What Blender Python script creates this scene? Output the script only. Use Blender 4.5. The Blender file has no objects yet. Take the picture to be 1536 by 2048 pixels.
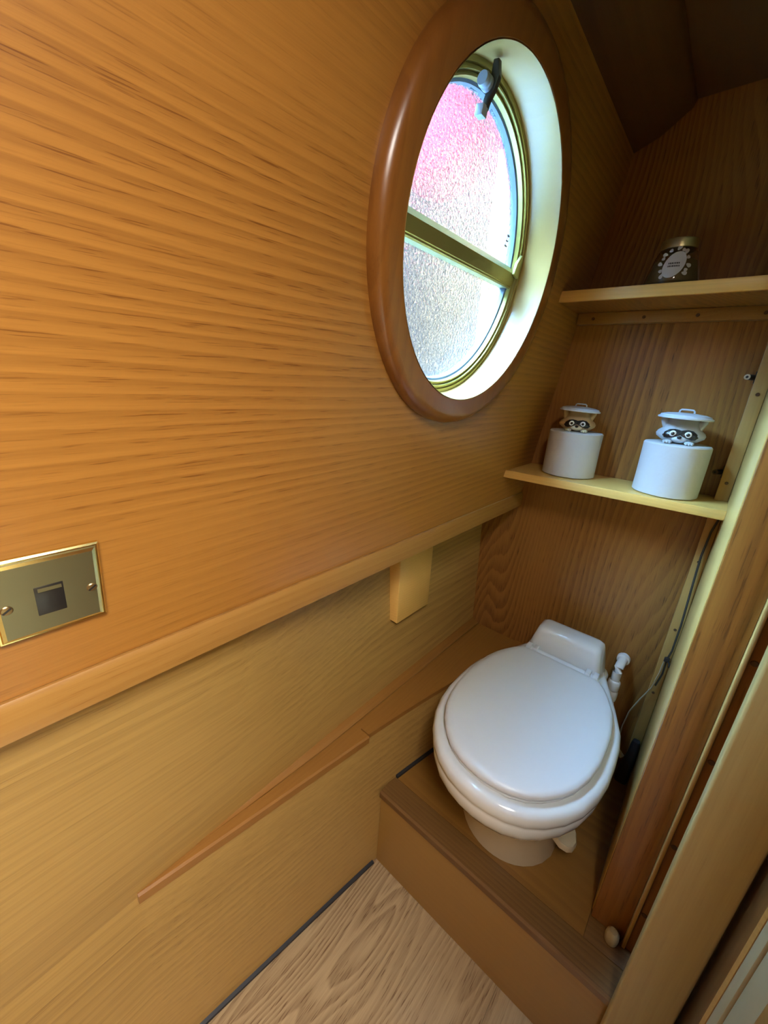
import bpy, bmesh, math, random
from mathutils import Vector, Matrix
from math import sin, cos, pi, radians

random.seed(7)
scene = bpy.context.scene
U = 1.18                 # metres per design unit
Z0 = 1.105               # design-unit height of the eye above the floor


def W(p):
    """design units (eye at the origin) -> metres (floor at z = 0)"""
    return Vector((p[0] * U, p[1] * U, (p[2] + Z0) * U))


# ------------------------------------------------------------------ camera
AX = Vector((0.75506, 0.25499, -0.60404))      # world x in camera (right, down, forward)
DZ = Vector((0.06691, -0.94632, -0.31584)).normalized()
AX = (AX - DZ * AX.dot(DZ)).normalized()
AY = DZ.cross(AX)
cam_d = bpy.data.cameras.new('camera')
cam = bpy.data.objects.new('camera', cam_d)
scene.collection.objects.link(cam)
right = Vector((AX[0], AY[0], DZ[0])); down = Vector((AX[1], AY[1], DZ[1])); fwd = Vector((AX[2], AY[2], DZ[2]))
M = Matrix((right, -down, -fwd)).transposed().to_4x4()
M.translation = W((0, 0, 0))
cam.matrix_world = M
cam_d.sensor_fit = 'HORIZONTAL'
cam_d.sensor_width = 36.0
cam_d.lens = 793.0 / 1536.0 * 36.0
cam_d.clip_start = 0.01
scene.camera = cam

# ------------------------------------------------------------------ light
vs = scene.view_settings
vs.view_transform = 'Standard'
vs.look = 'None'
vs.gamma = 1.0
vs.use_curve_mapping = False
vs.exposure = 0.15
try:
    scene.cycles.use_denoising = True
    scene.cycles.max_bounces = 10
    scene.cycles.diffuse_bounces = 3
    scene.cycles.transmission_bounces = 8
    scene.cycles.caustics_refractive = True
    scene.cycles.caustics_reflective = False
    scene.cycles.sample_clamp_indirect = 12.0
except Exception:
    pass

world = bpy.data.worlds.new('world')
scene.world = world
world.use_nodes = True
bg = world.node_tree.nodes['Background']
bg.inputs[0].default_value = (0.62, 0.80, 1.0, 1)
bg.inputs[1].default_value = 0.62


def area(name, loc, target, size, size_y, power, color, spread=180):
    d = bpy.data.lights.new(name, 'AREA')
    d.shape = 'RECTANGLE'; d.size = size * U; d.size_y = size_y * U
    d.energy = power; d.color = color
    d.spread = radians(spread)
    o = bpy.data.objects.new(name, d)
    scene.collection.objects.link(o)
    a, b = W(loc), W(target)
    o.location = a
    o.rotation_euler = (b - a).to_track_quat('-Z', 'Y').to_euler()
    return o


# open sky above the boat, reaching in through the porthole
area('sky_daylight', (-1.05, 0.02, 1.80), (-0.31, 0.56, 0.16), 2.2, 2.2, 12000, (0.33, 0.65, 1.0))
# open roof hatch over the passage beside the eye
area('hatch_daylight', (0.37, -0.18, 0.645), (0.37, -0.18, -1.0), 0.48, 0.60, 56, (1.0, 0.94, 0.88))

# ------------------------------------------------------------------ materials
MATS = {}


def new_mat(name):
    m = bpy.data.materials.new(name)
    m.use_nodes = True
    return m, m.node_tree.nodes, m.node_tree.links, m.node_tree.nodes['Principled BSDF']


def plain(name, col, rough=0.5, metal=0.0, spec=0.5, coat=0.0, noise=0.0, nscale=30, bump=0.0, bscale=80):
    m, n, l, b = new_mat(name)
    b.inputs['Base Color'].default_value = (*col, 1)
    b.inputs['Roughness'].default_value = rough
    b.inputs['Metallic'].default_value = metal
    b.inputs['Specular IOR Level'].default_value = spec
    b.inputs['Coat Weight'].default_value = coat
    b.inputs['Coat Roughness'].default_value = 0.12
    tc = n.new('ShaderNodeTexCoord')
    nt = n.new('ShaderNodeTexNoise'); nt.inputs['Scale'].default_value = nscale; nt.inputs['Detail'].default_value = 4
    l.new(tc.outputs['Object'], nt.inputs['Vector'])
    mx = n.new('ShaderNodeMix'); mx.data_type = 'RGBA'
    mx.inputs['A'].default_value = (*[c * (1 - noise) for c in col], 1)
    mx.inputs['B'].default_value = (*[min(1, c * (1 + noise)) for c in col], 1)
    l.new(nt.outputs['Fac'], mx.inputs['Factor'])
    l.new(mx.outputs['Result'], b.inputs['Base Color'])
    if bump:
        nb = n.new('ShaderNodeTexNoise'); nb.inputs['Scale'].default_value = bscale; nb.inputs['Detail'].default_value = 3
        l.new(tc.outputs['Object'], nb.inputs['Vector'])
        bp = n.new('ShaderNodeBump'); bp.inputs['Strength'].default_value = bump; bp.inputs['Distance'].default_value = 0.003
        l.new(nb.outputs['Fac'], bp.inputs['Height'])
        l.new(bp.outputs['Normal'], b.inputs['Normal'])
    MATS[name] = m
    return m


def wood(name, light, dark, axis='y', across='z', freq=70.0, warp=5.0, ring_amt=0.35, pore_amt=0.6, figure=(2.2, 0.35), rough=0.36,
         seed=0.0, pore=(620, 26), tone=0.2, tilt=0.0, coat=0.25, fine_amt=0.55):
    """varnished veneer: growth rings counted across the grain and bent by a slow noise, dark pore dashes, slow tone drift"""
    m, n, l, b = new_mat(name)
    tc = n.new('ShaderNodeTexCoord')
    rot = n.new('ShaderNodeMapping')
    rot.inputs['Rotation'].default_value = (tilt, 0, 0)
    l.new(tc.outputs['Object'], rot.inputs['Vector'])

    def mapped(ac, al, off):
        mp = n.new('ShaderNodeMapping')
        sc_ = [ac] * 3
        sc_['xyz'.index(axis)] = al
        mp.inputs['Scale'].default_value = sc_
        mp.inputs['Location'].default_value = (off, off * 1.7, off * 0.6)
        l.new(rot.outputs['Vector'], mp.inputs['Vector'])
        return mp.outputs['Vector']

    def noise(vec, scale=1.0, detail=2.0, dist=0.0, rg=0.5):
        t = n.new('ShaderNodeTexNoise')
        t.inputs['Scale'].default_value = scale; t.inputs['Detail'].default_value = detail
        t.inputs['Distortion'].default_value = dist; t.inputs['Roughness'].default_value = rg
        l.new(vec, t.inputs['Vector'])
        return t.outputs['Fac']

    def math_(op, a, bb=None, cc=None):
        t = n.new('ShaderNodeMath'); t.operation = op
        for i, v in enumerate((a, bb, cc)):
            if v is None: continue
            if isinstance(v, (int, float)): t.inputs[i].default_value = v
            else: l.new(v, t.inputs[i])
        return t.outputs[0]

    def ramp(v, p0, p1):
        t = n.new('ShaderNodeMapRange'); t.inputs['From Min'].default_value = p0; t.inputs['From Max'].default_value = p1
        t.interpolation_type = 'SMOOTHSTEP'
        l.new(v, t.inputs['Value'])
        return t.outputs['Result']

    sep = n.new('ShaderNodeSeparateXYZ'); l.new(rot.outputs['Vector'], sep.inputs[0])
    fig = noise(mapped(figure[0], figure[1], seed + 3.1), 1.0, 1.0, 0.2)
    wob = noise(mapped(30, 2.5, seed + 7.7), 1.0, 1.0)
    phase = math_('ADD', math_('MULTIPLY', sep.outputs['xyz'.index(across)], freq), math_('MULTIPLY', fig, warp * 4))
    phase = math_('ADD', phase, math_('MULTIPLY', wob, 1.2))
    ringv = math_('FRACT', phase)
    ringv = math_('MULTIPLY', ramp(ringv, 0.0, 0.8), math_('SUBTRACT', 1.0, ramp(ringv, 0.86, 1.0)))
    patchy = ramp(noise(mapped(5, 0.9, seed + 13), 1.0, 1.5), 0.35, 0.65)
    ringv = math_('MULTIPLY', ringv, math_('MULTIPLY_ADD', patchy, 0.75, 0.25))
    fine = noise(mapped(pore[0] * 0.5, pore[1] * 0.30, seed + 9.0), 1.0, 3.0, 0.0, 0.7)
    pores = ramp(noise(mapped(pore[0], pore[1], seed + 5.0), 1.0, 1.5), 0.58, 0.68)
    ringp = math_('MULTIPLY', pores, math_('MULTIPLY_ADD', ringv, 0.8, 0.2))
    drift = noise(mapped(3.5, 0.8, seed + 1.0), 1.0, 2.0)
    f = math_('MULTIPLY', ringv, ring_amt)
    f = math_('ADD', f, math_('MULTIPLY', math_('SUBTRACT', fine, 0.5), fine_amt))
    f = math_('ADD', f, math_('MULTIPLY', math_('SUBTRACT', drift, 0.5), tone * 2))
    f = math_('ADD', f, math_('MULTIPLY', ringp, pore_amt))
    f = math_('ADD', f, 0.12)
    cl = n.new('ShaderNodeClamp'); l.new(f, cl.inputs['Value'])
    mx = n.new('ShaderNodeMix'); mx.data_type = 'RGBA'
    mx.inputs['A'].default_value = (*light, 1); mx.inputs['B'].default_value = (*dark, 1)
    l.new(cl.outputs[0], mx.inputs['Factor'])
    l.new(mx.outputs['Result'], b.inputs['Base Color'])
    b.inputs['Roughness'].default_value = rough
    b.inputs['Specular IOR Level'].default_value = 0.4
    b.inputs['Coat Weight'].default_value = coat
    b.inputs['Coat Roughness'].default_value = 0.28
    bp = n.new('ShaderNodeBump'); bp.inputs['Strength'].default_value = 0.15; bp.inputs['Distance'].default_value = 0.0004
    inv = math_('SUBTRACT', 1.0, f)
    l.new(inv, bp.inputs['Height']); l.new(bp.outputs['Normal'], b.inputs['Normal'])
    MATS[name] = m
    return m


wood('oak_side', (0.41, 0.182, 0.034), (0.17, 0.058, 0.008), 'y', 'z', 75, 3.2, 0.34, 0.48, (1.3, 0.45), seed=2.0, tilt=radians(-1.5), pore=(800, 26))
wood('oak_hull', (0.46, 0.285, 0.084), (0.20, 0.102, 0.024), 'y', 'z', 45, 3.0, 0.25, 0.40, (2.4, 0.35), seed=12.0, rough=0.45, tone=0.5, fine_amt=0.8, pore=(420, 9))
wood('oak_back', (0.36, 0.160, 0.036), (0.095, 0.034, 0.007), 'z', 'x', 60, 8.0, 0.50, 0.75, (3.2, 0.8), seed=21.0, pore=(520, 22))
wood('oak_jamb', (0.29, 0.120, 0.020), (0.12, 0.040, 0.006), 'z', 'x', 70, 3, 0.35, 0.6, (3.0, 0.35), seed=30.0, pore=(520, 20))
wood('oak_trim', (0.35, 0.180, 0.043), (0.22, 0.088, 0.016), 'y', 'z', 90, 1.5, 0.2, 0.35, (3, 0.4), seed=33.0)
wood('ledge_oak', (0.30, 0.135, 0.029), (0.16, 0.062, 0.012), 'y', 'x', 90, 1.5, 0.2, 0.3, (3, 0.4), seed=95.0)
wood('oak_edge', (0.76, 0.47, 0.13), (0.56, 0.31, 0.075), 'x', 'z', 120, 2, 0.25, 0.2, (4, 0.5), seed=36.0, rough=0.42)
wood('pale_post', (0.43, 0.32, 0.115), (0.28, 0.175, 0.052), 'z', 'x', 50, 2.0, 0.35, 0.2, (4, 0.35), seed=40.0, rough=0.45)
wood('pale_lining', (0.54, 0.35, 0.11), (0.40, 0.235, 0.065), 'z', 'x', 60, 2, 0.2, 0.12, (4, 0.4), seed=44.0, rough=0.35)
wood('frame_wood', (0.26, 0.100, 0.018), (0.14, 0.045, 0.007), 'z', 'y', 40, 2, 0.3, 0.2, (3, 0.6), seed=50.0, rough=0.28, coat=0.5)
wood('liner_wood', (0.40, 0.26, 0.085), (0.32, 0.19, 0.055), 'z', 'y', 40, 1, 0.15, 0.1, (3, 0.6), seed=52.0, rough=0.3, coat=0.4, fine_amt=0.3)
wood('plinth_front', (0.34, 0.19, 0.045), (0.21, 0.105, 0.022), 'x', 'z', 40, 1.5, 0.2, 0.12, (2, 0.3), seed=60.0, rough=0.4, fine_amt=0.3)
wood('plinth_nosing', (0.18, 0.090, 0.026), (0.080, 0.034, 0.009), 'x', 'y', 90, 2, 0.4, 0.45, (4, 0.4), seed=63.0, rough=0.45)
wood('plinth_top', (0.27, 0.130, 0.028), (0.12, 0.050, 0.010), 'x', 'y', 30, 2, 0.3, 0.15, (2.5, 0.9), seed=66.0, rough=0.4, tone=0.45, fine_amt=0.3)
wood('floor_oak', (0.47, 0.34, 0.19), (0.16, 0.088, 0.038), 'y', 'x', 38, 6.5, 0.42, 0.8, (5.5, 1.3), seed=71.0, rough=0.5, pore=(520, 22), coat=0.0, fine_amt=0.8)
wood('dark_oak', (0.13, 0.055, 0.014), (0.06, 0.023, 0.006), 'z', 'y', 70, 2, 0.3, 0.4, (3, 0.35), seed=91.0)
wood('batten_oak', (0.46, 0.27, 0.075), (0.30, 0.155, 0.04), 'z', 'x', 60, 2, 0.2, 0.12, (4, 0.4), seed=47.0)
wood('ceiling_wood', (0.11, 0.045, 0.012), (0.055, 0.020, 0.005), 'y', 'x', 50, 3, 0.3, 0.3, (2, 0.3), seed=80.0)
plain('black_rubber', (0.012, 0.013, 0.016), 0.55, noise=0.3)
plain('black_plastic', (0.018, 0.016, 0.015), 0.35, noise=0.2)
plain('grey_plastic', (0.30, 0.34, 0.40), 0.4, noise=0.1)
plain('white_gloss', (0.68, 0.71, 0.72), 0.14, coat=0.6, noise=0.015)
plain('white_satin', (0.66, 0.70, 0.74), 0.34, coat=0.1, noise=0.015)
plain('cream_plastic', (0.55, 0.48, 0.34), 0.35, noise=0.05)
plain('white_plastic', (0.76, 0.76, 0.74), 0.35, noise=0.05)
plain('tissue', (0.56, 0.56, 0.56), 0.95, spec=0.05, noise=0.02, bump=0.5, bscale=55)
plain('cardboard', (0.42, 0.30, 0.19), 0.9, noise=0.1)
plain('frame_gold', (0.36, 0.31, 0.105), 0.40, metal=0.75, noise=0.08)
plain('seal_grey', (0.12, 0.16, 0.20), 0.5, noise=0.2)
plain('plate_brass', (0.31, 0.275, 0.165), 0.40, metal=1.0, noise=0.05, nscale=8)
plain('plate_bright', (0.88, 0.74, 0.30), 0.18, metal=1.0, noise=0.05)
plain('screw_dark', (0.10, 0.055, 0.025), 0.5, metal=0.4, noise=0.2)
plain('screw_brass', (0.33, 0.22, 0.10), 0.35, metal=0.9, noise=0.2)
plain('jar_lid_gold', (0.82, 0.72, 0.38), 0.33, metal=1.0, noise=0.05)
plain('jar_wax', (0.26, 0.19, 0.085), 0.5, noise=0.15)
plain('label_white', (0.66, 0.64, 0.60), 0.55, noise=0.05)
plain('label_ink', (0.06, 0.055, 0.05), 0.6, noise=0.1)
plain('raccoon_warm_lit', (0.46, 0.32, 0.16), 0.4, noise=0.06)  # same fur as the grey head, with warm light put into the colour
plain('raccoon_grey', (0.42, 0.44, 0.46), 0.4, noise=0.06)
plain('raccoon_cream', (0.66, 0.58, 0.40), 0.4, noise=0.05)  # pale fur with the warm light in its colour; also the peg ring
plain('raccoon_pale', (0.55, 0.58, 0.60), 0.4, noise=0.05)
plain('raccoon_black', (0.016, 0.014, 0.012), 0.22, noise=0.2)
plain('eye_white', (0.85, 0.84, 0.80), 0.25, noise=0.02)
plain('bin_lid', (0.60, 0.66, 0.74), 0.3, noise=0.04)
plain('cable_grey', (0.035, 0.034, 0.03), 0.5, noise=0.2)
plain('wire_pale', (0.45, 0.38, 0.25), 0.5, noise=0.1)
plain('peg_wood', (0.40, 0.33, 0.18), 0.5, noise=0.12)
plain('panel_grey', (0.34, 0.28, 0.145), 0.5, noise=0.14, nscale=14)
plain('red_cloth', (0.75, 0.03, 0.05), 0.8, noise=0.15)
plain('outer_steel', (0.10, 0.11, 0.13), 0.6, noise=0.1)
plain('water_grey', (0.40, 0.46, 0.52), 0.25, noise=0.25, nscale=2)

# hammered frosted glass
m, n, l, b = new_mat('frosted_glass')
n.remove(b)
out = n['Material Output']
tc = n.new('ShaderNodeTexCoord')
nz = n.new('ShaderNodeTexNoise'); nz.inputs['Scale'].default_value = 210; nz.inputs['Detail'].default_value = 2.0; nz.inputs['Distortion'].default_value = 0.8
l.new(tc.outputs['Object'], nz.inputs['Vector'])
bp = n.new('ShaderNodeBump'); bp.inputs['Strength'].default_value = 0.8; bp.inputs['Distance'].default_value = 0.004
l.new(nz.outputs['Fac'], bp.inputs['Height'])
rf = n.new('ShaderNodeBsdfRefraction'); rf.inputs['IOR'].default_value = 1.25; rf.inputs['Roughness'].default_value = 0.22
rf.inputs['Color'].default_value = (0.86, 0.90, 0.95, 1)
l.new(bp.outputs['Normal'], rf.inputs['Normal'])
tr = n.new('ShaderNodeBsdfTransparent'); tr.inputs['Color'].default_value = (0.93, 0.96, 1, 1)
gl = n.new('ShaderNodeBsdfGlossy'); gl.inputs['Roughness'].default_value = 0.12
l.new(bp.outputs['Normal'], gl.inputs['Normal'])
m1 = n.new('ShaderNodeMixShader'); m1.inputs[0].default_value = 0.36
l.new(rf.outputs[0], m1.inputs[1]); l.new(tr.outputs[0], m1.inputs[2])
m2 = n.new('ShaderNodeMixShader'); m2.inputs[0].default_value = 0.04
l.new(m1.outputs[0], m2.inputs[1]); l.new(gl.outputs[0], m2.inputs[2])
l.new(m2.outputs[0], out.inputs['Surface'])
MATS['frosted_glass'] = m

# clear jar glass
m, n, l, b = new_mat('jar_glass')
b.inputs['Base Color'].default_value = (0.90, 0.88, 0.80, 1)
b.inputs['Roughness'].default_value = 0.05
b.inputs['Transmission Weight'].default_value = 1.0
b.inputs['IOR'].default_value = 1.45
MATS['jar_glass'] = m


# ------------------------------------------------------------------ mesh helpers
COL = scene.collection


class MB:
    """collects vertices and faces in design units"""

    def __init__(s):
        s.v = []; s.f = []

    def add(s, vs_, fs):
        o = len(s.v)
        s.v += [Vector(p) for p in vs_]
        s.f += [[i + o for i in f] for f in fs]
        return s

    def box(s, x0, x1, y0, y1, z0, z1):
        return s.add([(x0, y0, z0), (x1, y0, z0), (x1, y1, z0), (x0, y1, z0), (x0, y0, z1), (x1, y0, z1), (x1, y1, z1), (x0, y1, z1)],
                     [(3, 2, 1, 0), (4, 5, 6, 7), (0, 1, 5, 4), (1, 2, 6, 5), (2, 3, 7, 6), (3, 0, 4, 7)])

    def hexa(s, pts):
        return s.add(pts, [(3, 2, 1, 0), (4, 5, 6, 7), (0, 1, 5, 4), (1, 2, 6, 5), (2, 3, 7, 6), (3, 0, 4, 7)])

    def loft(s, loops, cap0=True, cap1=True, closed=False):
        k = len(loops[0]); o = len(s.v)
        for lp in loops: s.v += [Vector(p) for p in lp]
        m_ = len(loops)
        for j in range(m_ if closed else m_ - 1):
            a = o + j * k; b_ = o + ((j + 1) % m_) * k
            for i in range(k):
                i2 = (i + 1) % k
                s.f.append([a + i, a + i2, b_ + i2, b_ + i])
        if not closed:
            if cap0: s.f.append([o + i for i in range(k)][::-1])
            if cap1: s.f.append([o + (m_ - 1) * k + i for i in range(k)])
        return s

    def lathe(s, prof, c, e1, e2, nn, seg=48, closed=True, a0=0.0, a1=2 * pi):
        """profile [(r, off)] spun about axis nn through c"""
        c, e1, e2, nn = Vector(c), Vector(e1), Vector(e2), Vector(nn)
        full = abs(a1 - a0 - 2 * pi) < 1e-6
        steps = seg if full else seg + 1
        loops = []
        for j in range(steps):
            a = a0 + (a1 - a0) * j / seg
            d = e1 * cos(a) + e2 * sin(a)
            loops.append([c + d * r + nn * o_ for r, o_ in prof])
        k = len(prof); o = len(s.v)
        for lp in loops: s.v += lp
        for j in range(steps if full else steps - 1):
            a = o + j * k; b_ = o + ((j + 1) % steps) * k
            for i in range(k if closed else k - 1):
                i2 = (i + 1) % k
                s.f.append([a + i, b_ + i, b_ + i2, a + i2])
        if closed and not full:
            s.f.append([o + i for i in range(k)]); s.f.append([o + (steps - 1) * k + i for i in range(k)][::-1])
        return s

    def revolve(s, prof, c, seg=32):
        """solid of revolution about z; prof [(r, z)] bottom to top, with caps"""
        loops = [[(c[0] + r * cos(2 * pi * i / seg), c[1] + r * sin(2 * pi * i / seg), c[2] + z) for i in range(seg)] for r, z in prof]
        return s.loft(loops)

    def tube(s, pts, r, seg=8):
        pts = [Vector(p) for p in pts]; loops = []
        rs = r if isinstance(r, (list, tuple)) else [r] * len(pts)
        up = Vector((0.13, 0.21, 0.97))
        for i, p in enumerate(pts):
            t = (pts[min(i + 1, len(pts) - 1)] - pts[max(i - 1, 0)]).normalized()
            a = t.cross(up)
            if a.length < 1e-3: a = t.cross(Vector((1, 0, 0)))
            a.normalize(); b_ = a.cross(t)
            loops.append([p + (a * cos(2 * pi * k / seg) + b_ * sin(2 * pi * k / seg)) * rs[i] for k in range(seg)])
        return s.loft(loops)

    def ellipsoid(s, c, rx, ry, rz, seg=20, rings=12, rot=None):
        c = Vector(c); loops = []
        for j in range(rings + 1):
            t = -pi / 2 + pi * j / rings
            t = max(min(t, pi / 2 - 0.02), -pi / 2 + 0.02)
            lp = []
            for i in range(seg):
                a = 2 * pi * i / seg
                p = Vector((rx * cos(t) * cos(a), ry * cos(t) * sin(a), rz * sin(t)))
                if rot: p = rot @ p
                lp.append(c + p)
            loops.append(lp)
        return s.loft(loops)

    def xform(s, fn):
        s.v = [Vector(fn(p)) for p in s.v]
        return s


def empty(name, base, **tags):
    o = bpy.data.objects.new(name, None)
    o.empty_display_size = 0.05
    COL.objects.link(o)
    o.location = W(base)
    set_tags(o, **tags)
    return o


def set_tags(o, label=None, cat=None, group=None, kind=None):
    if label: o['label'] = label
    if cat: o['category'] = cat
    if group: o['group'] = group
    if kind: o['kind'] = kind


def build(mb, name, mat, parent=None, bevel=0.0, bseg=2, smooth=True, angle=38, **tags):
    vs_ = [W(p) for p in mb.v]
    if parent is None:
        lo = [min(p[i] for p in vs_) for i in range(3)]; hi = [max(p[i] for p in vs_) for i in range(3)]
        base = Vector(((lo[0] + hi[0]) / 2, (lo[1] + hi[1]) / 2, lo[2]))
    else:
        base = Vector((0, 0, 0)); q = parent
        while q is not None:
            base += q.location; q = q.parent
    me = bpy.data.meshes.new(name)
    bm = bmesh.new()
    bv = [bm.verts.new(p - base) for p in vs_]
    for f in mb.f:
        try: bm.faces.new([bv[i] for i in f])
        except ValueError: pass
    bmesh.ops.recalc_face_normals(bm, faces=bm.faces)
    if bevel:
        ed = [e for e in bm.edges if len(e.link_faces) == 2 and e.calc_face_angle(0) > radians(25)]
        bmesh.ops.bevel(bm, geom=ed, offset=bevel * U, segments=bseg, profile=0.5, affect='EDGES', clamp_overlap=True)
    bm.to_mesh(me); bm.free()
    if smooth:
        me.shade_smooth()
        me.set_sharp_from_angle(angle=radians(angle))
    me.materials.append(MATS[mat])
    o = bpy.data.objects.new(name, me)
    COL.objects.link(o)
    o.parent = parent
    if parent is None: o.location = base
    set_tags(o, **tags)
    return o


# ------------------------------------------------------------------ left wall (tumblehome cabin side + hull lining)
K = 0.138
WX = -0.332                       # wall plane: x = WX + K*z
NL = math.sqrt(1 + K * K)
E1 = Vector((0, 1, 0)); E2 = Vector((K, 0, 1)) / NL; EN = Vector((1, 0, -K)) / NL
CW = Vector((WX + K * 0.167, 0.546, 0.167))     # porthole centre on the wall plane


def wp(u, v, off=0.0):
    return CW + E1 * u + E2 * v + EN * off


wl = empty('wall_left', (-0.40, 0.0, -1.105), kind='structure')
# upper panel with a round hole
mb = MB()
ymin, ymax = -1.30, 1.0
vmin, vmax = (-0.253 - 0.167) * NL, (0.515 - 0.167) * NL
seg = 64
R_H = 0.204
inner, outer = [], []
for i in range(seg):
    a = 2 * pi * i / seg + 0.01
    c_, s_ = cos(a), sin(a)
    inner.append((R_H * c_, R_H * s_))
    t = min(((ymax - CW.y) / c_ if c_ > 0 else (ymin - CW.y) / c_) if abs(c_) > 1e-6 else 1e9,
            (vmax / s_ if s_ > 0 else vmin / s_) if abs(s_) > 1e-6 else 1e9)
    outer.append((t * c_, t * s_))
cors = [(ymax - CW.y, vmax), (ymin - CW.y, vmax), (ymin - CW.y, vmin), (ymax - CW.y, vmin)]
for cu, cv in cors:       # snap the nearest outer vertex to each corner
    j = min(range(seg), key=lambda i: (outer[i][0] - cu) ** 2 + (outer[i][1] - cv) ** 2)
    outer[j] = (cu, cv)
loops = [[wp(*p, 0) for p in outer], [wp(*p, 0) for p in inner], [wp(*p, -0.022) for p in inner], [wp(*p, -0.022) for p in outer]]
mb.loft(loops, closed=True)
build(mb, 'cabin_side_panel', 'oak_side', wl, angle=30)


def midx(z): return -0.467 + (z + 0.30) * (0.022 / -0.379)


def mid_top(y):
    """the lining leans out to the rail in the passage and stands back from it by the toilet"""
    t = min(max((y - 0.15) / 0.50, 0), 1)
    t = t * t * (3 - 2 * t)
    return -0.374 + (midx(-0.262) + 0.374) * t


mb = MB()
mb.loft([[(-0.4445 - 0.016, y, -0.688), (-0.4445, y, -0.688), (-0.4445 * 0.55 + mid_top(y) * 0.45, y, -0.47), (mid_top(y), y, -0.262), (mid_top(y) - 0.016, y, -0.262), (-0.46 * 0.55 + (mid_top(y) - 0.016) * 0.45, y, -0.47)]
         for y in [-1.3, 0.0] + [0.1 + 0.9 * i / 16 for i in range(17)]])
build(mb, 'hull_lining', 'oak_hull', wl, angle=60)


def lowx(y):
    """plan curve of the lower hull lining: follows the hull inwards towards the bow"""
    if y < 0.07: return -0.4447
    return -0.4447 + 0.131 * (y - 0.07) + 0.11 * max(0, y - 0.42) ** 2



ys = [-1.3, -0.6, 0.0, 0.070, 0.0715] + [0.072 + 0.928 * i / 18 for i in range(1, 19)]
mb = MB()
loops = []
for y in ys:
    x = lowx(y)
    loops.append([(x - 0.016, y, -1.105), (x, y, -1.105), (x, y, -0.688), (x - 0.016, y, -0.688)])
mb.loft(loops)
build(mb, 'hull_skirting', 'oak_hull', wl)
build(MB().box(-0.56, -0.545, -1.32, 1.018, -1.125, -0.255), 'hull_side', 'dark_oak', wl)
build(MB().box(-0.545, -0.471, -1.32, 1.0, -0.275, -0.258), 'hull_deck', 'dark_oak', wl)
# small upright support block under the gunwale rail
sb = build(MB().hexa([(-0.462, 0.592, -0.492), (-0.437, 0.600, -0.500), (-0.437, 0.718, -0.500), (-0.462, 0.718, -0.492),
                      (-0.468, 0.584, -0.286), (-0.437, 0.592, -0.286), (-0.437, 0.711, -0.286), (-0.468, 0.711, -0.286)]),
           'support_block', 'oak_edge', wl, bevel=0.0015)
build(MB().lathe([(0.0001, 0), (0.0035, 0), (0.0035, 0.004), (0.0001, 0.004)], (-0.447, 0.602, -0.462), (1, 0, 0), (0, 0, 1), (0, -1, 0), 10),
      'screw', 'screw_dark', sb)
# gunwale rail
t1 = build(MB().loft([[(-0.470, y, -0.292), (-0.3665, y, -0.292), (-0.3610, y, -0.288), (-0.3610, y, -0.258), (-0.3640, y, -0.2535), (-0.470, y, -0.2535)] for y in (-1.3, 0.999)]),
           'trim_1', 'oak_trim', kind='structure')
# ledge along the hull with bead and front strips
t2 = empty('trim_2', (-0.40, 0.5, -0.688), kind='structure')
ys2 = [0.10 + 0.90 * i / 24 for i in range(25)]
mb = MB()
mb.loft([[(-0.452, y, -0.688), (lowx(y) + 0.001, y, -0.688), (lowx(y) + 0.001, y, -0.680), (-0.452, y, -0.680)] for y in ys2])
build(mb, 'ledge_board', 'ledge_oak', t2)
mb = MB()
mb.loft([[(-0.4475, y, -0.679), (-0.4475 + w, y, -0.679), (-0.4475 + w, y, -0.676), (-0.4475, y, -0.667)] for y, w in
         [(0.14, 0.004), (0.25, 0.011), (0.40, 0.018), (0.70, 0.021), (0.999, 0.022)]])
build(mb, 'corner_bead', 'ledge_oak', t2, bevel=0.0008)


def strip(y0, y1, w, h, name, taper=False):
    mb_ = MB(); lps = []
    for i in range(15):
        y = y0 + (y1 - y0) * i / 14
        x = lowx(y) + 0.006
        ww = w if not taper else min(w, 0.007 + 0.06 * (y - y0) + 0.003)
        z1 = -0.677
        lps.append([(x - ww, y, z1 - 0.004), (x - ww, y, z1), (x - 0.003, y, z1), (x, y, z1 - 0.003), (x, y, z1 - h + 0.003), (x - 0.003, y, z1 - h), (x - ww, y, z1 - h)])
    mb_.loft(lps)
    build(mb_, name, 'ledge_oak', t2)


strip(0.072, 0.472, 0.022, 0.020, 'ledge_strip', True)
mb = MB()
mb.loft([[(lowx(y) - 0.020, y, -0.680), (lowx(y) + 0.0015, y, -0.680), (lowx(y) + 0.0015, y, -0.6765), (lowx(y) - 0.020, y, -0.6765)] for y in [0.474 + 0.525 * i / 12 for i in range(13)]])
build(mb, 'ledge_strip', 'ledge_oak', t2)
# dark sealing strip along the floor
mb = MB()
mb.loft([[(lowx(y) - 0.002, y, -1.105), (lowx(y) + 0.006, y, -1.105), (lowx(y) + 0.006, y, -1.099), (lowx(y) - 0.002, y, -1.097)] for y in [-1.3, 0.0, 0.070, 0.0715, 0.2, 0.35, 0.515]])
build(mb, 'baseboard_left', 'black_rubber', kind='structure')

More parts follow.
